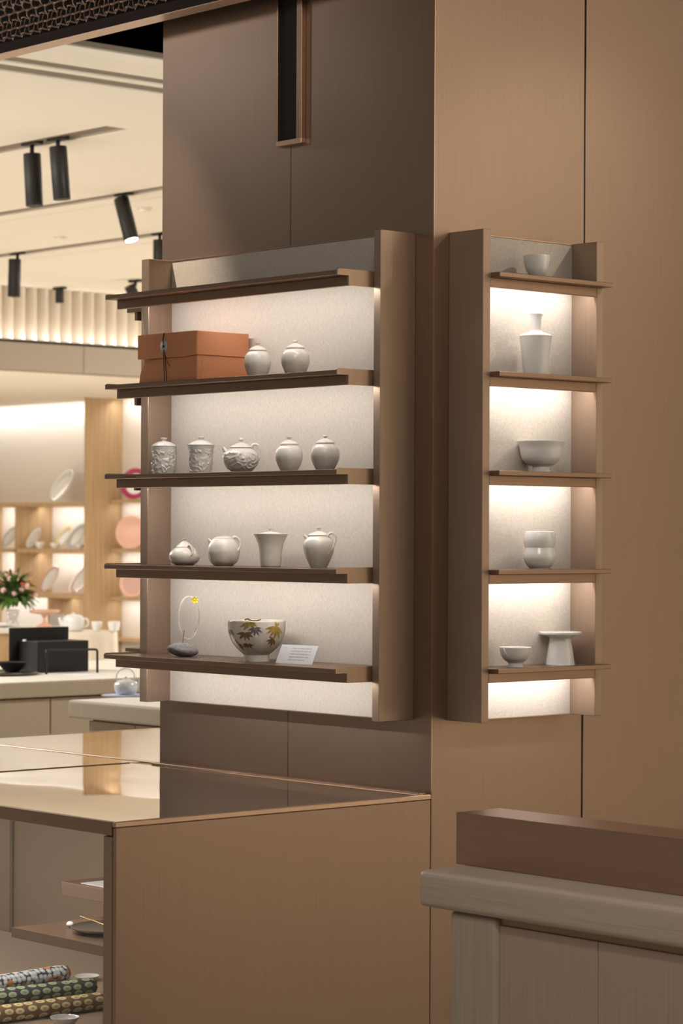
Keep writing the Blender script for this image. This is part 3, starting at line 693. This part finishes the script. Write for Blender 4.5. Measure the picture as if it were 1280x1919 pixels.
# inside: trays
tr1 = empty('display_tray', (-.3,-.75,.560)); tag(tr1, 'bronze shelf tray behind the front glass holding a dark dish', 'tray')
box('tray_base', -.553,-.06,-.90,-.62,.553,.577, BRONZEX, tr1, 0)
box('tray_lip', -.5445,-.06,-.626,-.62,.5775,.584, BRONZE, tr1, .0005)
box('support', -.14,-.12,-.80,-.78,.3205,.5525, BRONZE, tr1, 0)
tr2 = empty('display_tray', (-.6,-.5,.6)); tag(tr2, 'smaller upper bronze tray inside the case with a white sheet on it', 'tray')
box('tray_base', -.766,-.20,-.60,-.42,.607,.642, BRONZE, tr2, .001)
box('support', -.30,-.28,-.52,-.50,.3205,.6065, BRONZE, tr2, 0)
o = box('white_sheet', -.70,-.30,-.585,-.45,.6425,.644, PAPER, None, 0); tag(o, 'white paper sheet lying on the upper tray in the case', 'paper')
o = lathe('dark_dish', [(0,.003),(.055,.002),(.085,.006),(.095,.014),(.094,.016),(.08,.011),(.0,.007)], DARKDISH, None, 48, 2)
o.location = (-.335,-.76,.5772); tag(o, 'round dark pewter dish on the bronze tray in the case', 'dish')
o = tube('gold_twig', [(-.405,-.80,.612),(-.375,-.78,.602),(-.33,-.76,.589)], [.0008,.0012,.0016], GOLDW, None, 6, local=True); tag(o, 'thin gold twig ornament rising from the dark dish', 'ornament')
for q in ((-.395,-.79,.611),(-.37,-.78,.606)): pass
o = lathe('clear_bead', [(0,0),(.007,.003),(.009,.008),(.006,.013),(0,.015)], PORC, None, 20, 3); o.location = (-.4605,-.79,.5773); tag(o, 'tiny white bead standing on the bronze tray', 'bead')
# rolled fabrics lying on the deck
def roll(x0,y0,x1,y1,z,r,m,label,flat=.8):
    d = Vector((x1-x0,y1-y0,0)); L = d.length; d.normalize(); s = Vector((-d.y,d.x,0)); n = 28; seg = 24
    bm = bmesh.new(); uvl = bm.loops.layers.uv.new(); rings = []
    for i in range(seg+1):
        t = i/seg; c = Vector((x0,y0,z+r*flat)) + d*L*t; ring = []
        for q in range(n):
            a = 2*PI*q/n; rr = r*(1+.03*noise.noise(Vector((t*5,math.cos(a),math.sin(a)*1.3))))
            if i in (0,seg): rr *= .90
            ring.append(bm.verts.new(c + s*math.cos(a)*rr + Vector((0,0,1))*math.sin(a)*rr*flat))
        rings.append(ring)
    for i in range(seg):
        for q in range(n):
            f = bm.faces.new((rings[i][q],rings[i][(q+1)%n],rings[i+1][(q+1)%n],rings[i+1][q]))
            for lp_, (uu,vv) in zip(f.loops, ((i,q),(i,q+1),(i+1,q+1),(i+1,q))): lp_[uvl].uv = (uu/seg, vv/n)
    bm.faces.new(rings[0][::-1]); bm.faces.new(rings[-1])
    o = from_bm('fabric_roll', bm, m, None, True); tag(o, label, 'fabric roll', 'rolled fabrics in the glass case')
    return o
rs = empty('display_riser', (-.75,-.7,.32)); tag(rs, 'stepped wooden riser under the fabric rolls in the case', 'riser')
box('step', -.745,-.700,-.90,-.55,.3205,.349, BODYTAN, rs, .001)
box('step', -.86,-.764,-.90,-.53,.3205,.3745, BODYTAN, rs, .001)
roll(-.664,-.925,-.652,-.545,.3205,.0275,ROLLM[2],'brown fabric roll with cream dots, lowest and nearest in the case')
roll(-.730,-.895,-.700,-.545,.3525,.026,ROLLM[1],'dark fabric roll with green dots, middle of the rolls in the case')
roll(-.775,-.860,-.803,-.560,.3750,.026,ROLLM[0],'white and grey crocheted roll with orange dots, rearmost in the case')
def saucer(x,y,z,r,label,h=.012,cat='saucer'):
    o = lathe('saucer' if cat == 'saucer' else 'small_bowl', [(0,0),(.4*r,0),(.45*r,.002),(.8*r,h*.6),(r,h),(r*.98,h+.0015),(.75*r,h*.65),(0,.003)], PORC, None, 40, 2)
    o.location = (x,y,z); tag(o, label, cat); return o
saucer(-1.02,-.33,.3205,.034,'white saucer on the case deck behind the fabric rolls')
saucer(-.495,-.78,.3205,.036,'white bowl at the bottom edge in front of the fabric rolls', .028, 'bowl')
o = lathe('glass_jar', [(0,0),(.014,0),(.018,.01),(.018,.03),(.010,.040),(.011,.045),(.017,.047),(.017,.052),(0,.055)], RESIN, None, 24, 2)
o.location = (-.66,-.50,.3205); tag(o, 'tiny clear glass jar at the right end of the dark fabric roll', 'jar')

# ================================================================== WOODEN COUNTER (bottom right) AND BRONZE BOX
wc = empty('wood_counter', (1.8,-.7,0)); tag(wc, 'pale wooden counter with thick rounded top at the lower right', 'counter')
wt = box('countertop', .876,3.7,-.873,-.50,.786,.8615, WOODL, wc, .016, 5)
for p_ in wt.data.polygons: p_.use_smooth = True
wpst = box('corner_post', .958,1.093,-.862,-.52,.0,.7862, WOODV, wc, .014, 5)
for p_ in wpst.data.polygons: p_.use_smooth = True
box('bronze_strip', 1.0935,3.7,-.850,-.52,.771,.7855, BRONZEX, wc, .0008)  # bronze band under the countertop
for a,b in ((1.0935,1.3585),(1.3605,1.7),(1.702,2.1),(2.102,2.6),(2.602,3.1),(3.102,3.7)):
    box('front_panel', a,b,-.853,-.52,.02,.7705, WOODP, wc, .0012)
bb = box('bronze_box', .862,3.5,-.75,-.62,.862,.970, mat('satin_bronze', (.40,.255,.18,1), .30, .8, (5,5,260), .05, .03), None, .0008); tag(bb, 'long low brushed bronze block lying on the wooden counter', 'display block')

# ================================================================== LATTICE BEAM (top left)
lb = empty('lattice_beam', (-1.5,-.1,2.97)); tag(lb, 'bronze framed beam with woven lattice crossing the upper left', 'beam')
BY0, BY1, BZ = -.115, -.055, 3.003
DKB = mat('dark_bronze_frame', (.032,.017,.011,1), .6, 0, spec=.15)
LITC = mat('lit_copper_underside', (.85,.62,.48,1), .4, .5)  # copper lightened to stand in for light on the beam's underside
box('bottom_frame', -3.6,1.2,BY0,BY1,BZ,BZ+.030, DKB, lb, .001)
box('lit_underside_strip', -3.6,1.2,BY0+.001,BY1-.001,BZ-.0015,BZ-.0002, LITC, lb, 0)
box('top_frame', -3.6,1.2,BY0,BY1,BZ+.42,BZ+.45, BRONZEX, lb, .001)
box('backing', -3.6,1.2,BY1-.006,BY1-.001,BZ+.031,BZ+.419, DARKGAP, lb, 0)
def wirev(ph):
    pts = []
    for i in range(17):
        z = BZ+.034+.0235*i; pts.append(((.0085 if (i+ph) % 2 else -.0085), BY0+.012+(.004 if (i//2+ph) % 2 else -.004), z))
    return tube_bm(pts, .0034, 5, None, 3, .5)
for ph in (0,1):
    src = None
    for n in range(36):
        x = -2.05 + (2*n+ph)*.0235
        if src is None:
            src = from_bm('lattice_strip', wirev(ph), LATTICE, lb, True, False); src.location.x = x
        else:
            c = src.copy(); COL.objects.link(c); c.location.x = x
for r_ in range(16):
    z = BZ+.045+.0235*r_
    pts = [(-2.06+.0118*i, BY0+.011+(.0055 if (i//2+r_)%2 else -.0035), z+(.0025 if i%4 < 2 else -.0025)) for i in range(146)]
    from_bm('lattice_strip', tube_bm(pts, .0026, 5, None, 1, 1.5), LATTICE, lb, True, False)

# ================================================================== TRACK SPOTLIGHTS OF THE ROOM BEHIND
Zt = 3.650
def track_spot(loc, lean, back, label, r=.047, L=.28, stem=.05, lit=0, side=0):
    root = empty('track_spotlight', loc); tag(root, label, 'spotlight', 'black track spotlights under the cream ceiling')
    if loc[2] == Zt: stem -= .014
    box('adapter', -.075,.075,-.022,.022,-.022,.0, BLACKM, root, .002, local=True)
    tube('stem', [(0,0,-.02),(0,0,-.02-stem)], .012, BLACKM, root, 10, 1)
    d = (RT*lean - FW*back + Vector((0,0,-1))).normalized()
    q = d.to_track_quat('-Z','Y')
    b = lathe('lamp_body', [(0,0),(r*.96,0),(r,-.004),(r,-L+.002),(r*.97,-L),(r*.90,-L),(r*.88,-L+.012),(0,-L+.012)], BLACKM, root, 32, 1)
    b.location = Vector((0,0,-.02-stem))+RT*side; b.rotation_euler = q.to_euler()
    ln = lathe('lens', [(0,0),(r*.86,0),(r*.86,.002),(0,.002)], LENSM if lit else BLACKM, b, 28, 1); ln.location = (0,0,-L+.003)
    if lit:
        s = spot('lens_light', (0,0,0), (0,0,-1), 60, 50); s.parent = b; s.location = (0,0,-L-.02); s.rotation_euler = (0,0,0)
    return root
Zt = 3.650
track_spot((-6.66,3.375,Zt), .055, .0, 'left one of the paired spotlights on the nearest track', stem=.062)
track_spot((-6.435,3.385,Zt), .085, .0, 'right one of the paired spotlights on the nearest track', stem=.048)
track_spot((-7.97,4.964,Zt), .27, .24, 'tilted spotlight with glowing white lens on the second track', stem=.035, lit=1, side=-.015)
track_spot((-11.20,6.39,Zt), -.02, .0, 'single spotlight hanging left over the fluted wall', stem=.05, side=-.02)
track_spot((-9.46,6.39,Zt), .0, .0, 'spotlight half hidden behind the pillar edge', stem=.05)
track_spot((-12.14,8.20,Z), .45, -.3, 'strongly tilted spotlight above the top shelf of the left unit', stem=.03, side=-.05, L=.17)
o = track_spot((-13.10,8.12,Z), .0, .0, 'short spotlight in front of the lit fluted wall', r=.036, L=.11, stem=.004)

# ================================================================== OAK DISPLAY CABINET, far back
oc_ = empty('display_cabinet', (-16.8,11.0,0)); tag(oc_, 'built-in warm oak display cabinet with lit niches in the far background', 'cabinet')
yF, yB = 10.79, 11.25
WB = mat('cabinet_white_back', (.78,.73,.67,1), .7)
box('back_panel', -19.6,-13.9,yB,yB+.03,0,2.924, WB, oc_, 0)
box('post', -16.43,-16.40,yF,yB,0,2.924, OAK, oc_, .003)
box('post', -13.95,-13.9,yF,yB,0,2.924, OAK, oc_, .003)
box('divider', -17.665,-17.635,yF,yB,.93,1.845, OAK, oc_, .002)
box('divider', -17.06,-17.03,yF,yB,0,.885, OAK, oc_, .002)
box('divider', -18.6,-18.57,yF,yB,0,1.845, OAK, oc_, .002)
for z in (1.868, 1.385, .925):
    box('shelf', -19.6,-16.431,yF,yB,z-.042,z, OAK, oc_, .002)
for z in (1.895, 1.395, .905, .49):
    box('shelf', -16.399,-13.951,yF+.30,yB,z-.035,z, OAK, oc_, .002)
LW = (1,.955,.91)
def cab_led(x0,x1,y,z,p_): area('niche_light', ((x0+x1)/2,max(y,yB-.16),z), (0,.45,-1), x1-x0-.06,.015, p_, LW, parent=oc_)
cab_led(-19.5,-16.45,yF+.10,2.90,10)
cab_led(-16.38,-13.97,yF+.32,2.90,6)
for z in (1.822,1.338):
    cab_led(-18.56,-17.67,yF+.12,z,2.0); cab_led(-17.63,-16.45,yF+.12,z,2.4)
cab_led(-18.56,-17.07,yF+.12,.878,2.6); cab_led(-17.02,-16.45,yF+.12,.878,1.0)
for z in (1.855,1.355,.865): cab_led(-16.38,-13.97,yF+.33,z,2.6)

def plate(loc, r, label, m=PORC, rim=None, rimc=None, yaw=0., lean=.25, cat='plate', group='plates in the oak cabinet', holes=False):
    """upright plate leaning back; yaw turns its face from -Y"""
    p_ = empty('display_plate', loc, yaw); tag(p_, label, cat, group)
    R_ = Matrix.Rotation(-lean,4,'X') @ Matrix.Rotation(PI/2,4,'X')
    def add(nm, prof, mm, par, segs=40):
        bm = lathe_bm(prof, segs, 2); bmesh.ops.transform(bm, matrix=Matrix.Translation((0,0,r*math.cos(lean))) @ R_, verts=bm.verts)
        return from_bm(nm, bm, mm, par, True)
    b = add('dish', [(0,0),(.55*r,0),(.60*r,.006),(r,.03),(r,.034),(.58*r,.011),(0,.006)], m, p_)
    if rim: add('rim_band', [(rimc*r,.0165+.03*(rimc-.6)),(1.005*r,.0335),(1.005*r,.037),(rimc*r,.0215+.03*(rimc-.6))], rim, b)
    return p_
PALEP = mat('clear_pressed_glass_white', (.80,.78,.75,1), .15, coat=.6)
YEL = mat('soft_yellow_rim', (.80,.66,.36,1), .4); GREYP = mat('grey_pattern_rim', (.50,.50,.50,1), .5)
ROSE = mat('rose_pattern', (.66,.40,.36,1), .5)
plate((-17.1,11.02,1.869), .185, 'white plate leaning high on the upper ledge of the oak cabinet', PALEP, PALEP, .8, -.15, .52)
plate((-17.47,10.93,1.386), .115, 'white ringed plate at the left of the middle oak niche', PALEP, PORC, .7, -.15, .52)
plate((-17.14,11.08,1.386), .130, 'yellow rimmed plate at the middle of the oak niche', PORC, YEL, .75, -.15, .52)
plate((-16.83,11.02,1.386), .140, 'grey patterned plate at the right of the middle oak niche', PORC, GREYP, .75, -.15, .52)
plate((-17.95,10.95,1.386), .120, 'plate with grey rim left of the small oak divider', PORC, GREYP, .85, -.15, .52)
plate((-17.22,10.96,.926), .150, 'white plate with rose blotches in the lower oak niche', PORC, ROSE, .88, -.15, .52)
plate((-16.72,11.0,.926), .150, 'white plate with rose edge against the oak post', PORC, ROSE, .88, -.15, .52)
plate((-16.98,11.12,.926), .105, 'small pink plate between the two rose plates', ROSE, PORC, .9, -.15, .52)
plate((-16.02,11.14,1.896), .155, 'oval white plate with broad magenta rim behind the shelf unit', PORC, MAGENTA, .70, .45, .2)
plate((-16.05,11.12,1.397), .165, 'pink ribbed round plate right of the oak post', PINKP, PINKP, .8, .5, .15)
plate((-16.02,11.12,.907), .140, 'rosy square-set plate lowest right of the oak post', ROSE, PINKP, .8, .5, .15)
for i,(x,y,h) in enumerate(((-17.30,10.86,.07),(-17.03,10.86,.06),(-16.60,10.86,.05))):
    o = lathe('teacup', [(0,0),(.025,0),(.03,.005),(.045,h*.6),(.052,h),(.049,h),(.04,h*.5),(0,.01)], PORC, None, 24, 2)
    o.location = (x,y,1.386); tag(o, ('white cup before the ringed plate','white cup before the yellow rimmed plate','white cup before the grey patterned plate')[i]+' in the oak niche', 'cup', 'cups in the oak cabinet')

# ================================================================== COUNTERS BEHIND
c1 = empty('sales_counter', (-4.9,3,0)); tag(c1, 'long taupe counter with pale top carrying the black box', 'counter')
t_ = box('countertop', -5.9,-4.527,-.5,5.2,.832,.90, COUNTERB, c1, .008, 3)
box('top_surface', -5.89,-4.535,-.49,5.19,.9002,.9012, COUNTERT, c1, 0)
for a,b in ((-.5,2.028),(2.034,3.6),(3.606,5.2)): box('front_panel', -4.575,-4.555,a,b,.02,.825, COUNTERB, c1, .002)
box('carcass', -5.85,-4.576,-.45,5.15,0,.831, COUNTERB, c1, 0)
c2 = empty('low_counter', (-2.9,2.2,0)); tag(c2, 'shorter taupe counter carrying the pale teapot near the pillar', 'counter')
box('countertop', -3.45,-1.7,1.335,2.5,.832,.90, COUNTERB, c2, .010, 3)
box('top_surface', -3.44,-1.71,1.345,2.49,.9002,.9012, COUNTERT, c2, 0)
for a,b in ((-3.38,-3.085),(-3.080,-2.2),(-2.195,-1.72)): box('front_panel', a,b,1.385,1.405,.02,.822, COUNTERB, c2, .002)
box('carcass', -3.38,-1.75,1.406,2.45,0,.831, COUNTERB, c2, 0)

# black presentation box with raised lid
ZC = .9014
kb = empty('black_box', (-5.1,2.45,ZC)); tag(kb, 'black presentation box with raised lid on the taupe counter', 'box')
box('box_body', -5.25,-5.09,2.335,2.625,ZC,ZC+.145, BLACKM, kb, .003)
box('raised_lid', -5.262,-5.2505,2.288,2.625,ZC+.005,ZC+.205, BLACKM, kb, .003)
box('clasp', -5.215,-5.195,2.3345,2.345,ZC+.143,ZC+.152, PORC, kb, .001)
o = tube('metal_rail', [(-4.992,2.314,ZC),(-4.992,2.314,ZC+.085),(-4.992,2.316,ZC+.103),(-4.990,2.330,ZC+.110),(-4.95,2.50,ZC+.110),(-4.932,2.546,ZC+.110),(-4.93,2.556,ZC+.103),(-4.93,2.557,ZC+.085),(-4.93,2.558,ZC+.002)], .0055, BLACKM, None, 8, 2)
tag(o, 'thin black bent metal rail in front of the black box', 'rail')
o = lathe('round_tray', [(0,0),(.16,0),(.17,.006),(.172,.014),(.165,.015),(.16,.008),(0,.008)], DARKDISH, None, 48, 1); o.location = (-5.09,2.13,ZC); tag(o, 'round dark tray under the black bowl on the counter', 'tray')
o = lathe('black_bowl', [(0,0),(.03,0),(.034,.006),(.045,.014),(.066,.040),(.072,.046),(.068,.045),(.04,.02),(0,.014)], BLACKM, None, 40, 2); o.location = (-5.10,2.20,ZC+.0085); tag(o, 'small black bowl standing on the round dark tray', 'bowl')
o = box('paper_sheet', -4.93,-4.78,2.36,2.50,ZC,ZC+.001, PAPER, None, 0); tag(o, 'white paper lying on the counter before the black rail', 'paper')
tp = empty('celadon_teapot', (-3.5546,1.6943,.9034), RZ); tag(tp, 'pale blue-white teapot with thin arched overhead handle on the low counter', 'teapot')
k = .002143
lathe('body', [(0,0),(15,0),(17,1),(21,7),(22.5,14),(21,21),(15,26),(8,27.5),(0,27.5)], CELADON, tp, 48, sc=k)
ld = lathe('lid', [(0,27),(8,27),(8.4,28),(5,29.5),(0,30)], CELADON, tp, sc=k)
lathe('knob', [(0,29.5),(2,29.5),(2.6,32),(1.6,34),(0,34.5)], CELADON, ld, 20, sc=k)
tube('spout', [(18*k,0,14*k),(24*k,0,20*k),(29*k,0,28*k)], [.011,.008,.005], CELADON, tp, 12)
tube('handle', [(-15*k,0,24*k),(-18*k,0,34*k),(-14*k,0,43*k),(-5*k,0,48*k),(5*k,0,48*k),(13*k,0,43*k),(16*k,0,34*k),(13*k,0,24*k)], .0026, CELADON, tp, 8)
o = lathe('blue_mat', [(0,0),(.115,0),(.116,.0015),(0,.002)], BLUEC, None, 48, 1); o.location = (-3.52,1.69,.9014); tag(o, 'round blue mat under the pale teapot', 'mat')

# round table with cloth, with tea set; oak stand with flowers beside it
tb = empty('round_table', (-9.47,5.70,0)); tag(tb, 'round side table hidden under an ivory cloth', 'table')
lathe('tabletop', [(0,.855),(.265,.855),(.265,.885),(0,.885)], OAK, tb, 48, 1, local=True)
lathe('leg', [(0,0),(.2,0),(.2,.03),(.04,.05),(.04,.854),(0,.854)], OAK, tb, 24, 1)
cb = bmesh.new(); n = 144; rings = []
for j in range(14):
    ring = []
    for i in range(n):
        a = 2*PI*i/n
        if j < 3: r_ = (.01,.25,.272)[j]; z_ = .8875 if j < 2 else .885
        else:
            t = (j-3)/10; r_ = .278+.018*t+.014*(.15+t)*math.sin(a*13+math.sin(a*3)*1.5); z_ = .875-.62*t
        ring.append(cb.verts.new((r_*math.cos(a)-9.47, r_*math.sin(a)+5.70, z_)))
    rings.append(ring)
for j in range(13):
    for i in range(n): cb.faces.new((rings[j][i],rings[j][(i+1)%n],rings[j+1][(i+1)%n],rings[j+1][i]))
cb.faces.new(rings[0])
o = from_bm('tablecloth', cb, CLOTH, None, True); tag(o, 'ivory cloth falling in folds from the round table', 'tablecloth')
ot = empty('oak_table', (-10.3,5.2,0)); tag(ot, 'pale topped oak table at the left edge behind the black box', 'table')
box('tabletop', -10.9,-9.83,4.9,6.0,.865,.90, WHITEP, ot, .004)
box('oak_front', -10.85,-9.86,4.95,5.95,.0,.864, OAK, ot, .003)
ZB = .889
tt = empty('white_teapot', (-9.43,5.648,ZB), RZ); tag(tt, 'large white teapot on the clothed round table', 'teapot')
k = .0035
lathe('body', [(0,0),(17,0),(21,6),(22,16),(21,24),(18,27),(0,27)], PORC, tt, 36, sc=k)
lathe('lid', [(0,27),(18,27),(14,31),(4,33),(3,35),(0,36)], PORC, tt, 36, sc=k)
tube('spout', [(-19*k,0,10*k),(-25*k,0,18*k),(-28*k,0,26*k)], [.018,.012,.009], PORC, tt, 10)
tube('handle', [(20*k,0,24*k),(27*k,0,22*k),(28*k,0,12*k),(21*k,0,7*k)], .007, PORC, tt, 8)
cupnames = ('leftmost white cup beside the large white teapot','middle white cup beside the large white teapot','rightmost white cup on the clothed table')
for i,(dx,dy) in enumerate(((-9.325,5.765),(-9.30,5.90),(-9.24,5.84))):
    o = lathe('teacup', [(0,0),(.022,0),(.026,.005),(.034,.035),(.037,.062),(.034,.062),(.028,.03),(0,.01)], PORC, None, 28, 2)
    o.location = (dx,dy,ZB+(.0 if i != 1 else 0)); tag(o, cupnames[i], 'cup', 'cups on the clothed table')
cs = empty('pink_cake_stand', (-9.93,5.76,.9005)); tag(cs, 'pink footed cake stand beside the flowers', 'stand')
lathe('foot', [(0,0),(.055,0),(.05,.01),(.015,.03),(.013,.07),(.03,.085),(0,.085)], PINKP, cs, 32, 2)
lathe('plate', [(0,.085),(.06,.088),(.10,.10),(.105,.115),(.10,.115),(.06,.1),(0,.098)], PINKP, cs, 40, 2)
o = box('menu_card', -10.06,-9.90,5.90,5.902,.9005,.985, PAPER, None, 0); tag(o, 'white card standing behind the pink cake stand', 'card')
for i,(x,y,r_) in enumerate(((-10.14,5.52,.08),(-10.33,5.32,.10))):
    saucer(x+.1,y-.05,.9005,r_,('white plate in front of the flower vase','white plate left of the flower vase')[i])
fv = empty('flower_arrangement', (-10.085,5.60,.9005)); tag(fv, 'bushy green flower arrangement with pink blooms and red berries', 'flowers')
lathe('glass_vase', [(0,0),(.045,0),(.05,.01),(.035,.05),(.05,.11),(.048,.11),(.033,.05),(0,.012)], RESIN, fv, 28, 2)
lm = bmesh.new(); rows = []
for i in range(7):
    t = i/6; hw = .030*math.sin(PI*min(1,t*.92+.04)); rows.append([lm.verts.new((s*hw, .13*t, -.03*t*t+abs(s)*.006)) for s in (-1,0,1)])
for i in range(6):
    for j in (0,1): lm.faces.new((rows[i][j],rows[i][j+1],rows[i+1][j+1],rows[i+1][j]))
leaf0 = from_bm('leaf', lm, GREENL, fv, True)
rnd = random.Random(3)
for i in range(240):
    c = leaf0 if i == 0 else leaf0.copy()
    if i: COL.objects.link(c)
    a = rnd.uniform(0,2*PI); e = rnd.uniform(-.5,1.4); q = Vector((math.cos(a)*math.cos(e), math.sin(a)*math.cos(e), math.sin(e)))
    c.location = Vector((0,0,.22)) + q*rnd.uniform(.02,.11); c.rotation_euler = q.to_track_quat('Y','Z').to_euler(); c.scale = (.6,rnd.uniform(.5,.85),1)
bl0 = None
for i in range(24):
    a = rnd.uniform(0,2*PI); e = rnd.uniform(0,1.2); q = Vector((math.cos(a)*math.cos(e), math.sin(a)*math.cos(e), math.sin(e)))
    kind = i % 3
    if i < 3:
        bm = bmesh.new()
        bmesh.ops.create_icosphere(bm, subdivisions=2, radius=(.016,.020,.012)[kind])
        for v_ in bm.verts: v_.co *= 1+.25*noise.noise(v_.co*90)
        c = from_bm(('blossom','blossom','berry')[kind], bm, (PINKF,PINKF,REDB)[kind], fv, True)
        bl0 = (bl0 or []) + [c]
    else:
        c = bl0[kind].copy(); COL.objects.link(c)
    c.location = Vector((0,0,.22)) + q*rnd.uniform(.12,.17)
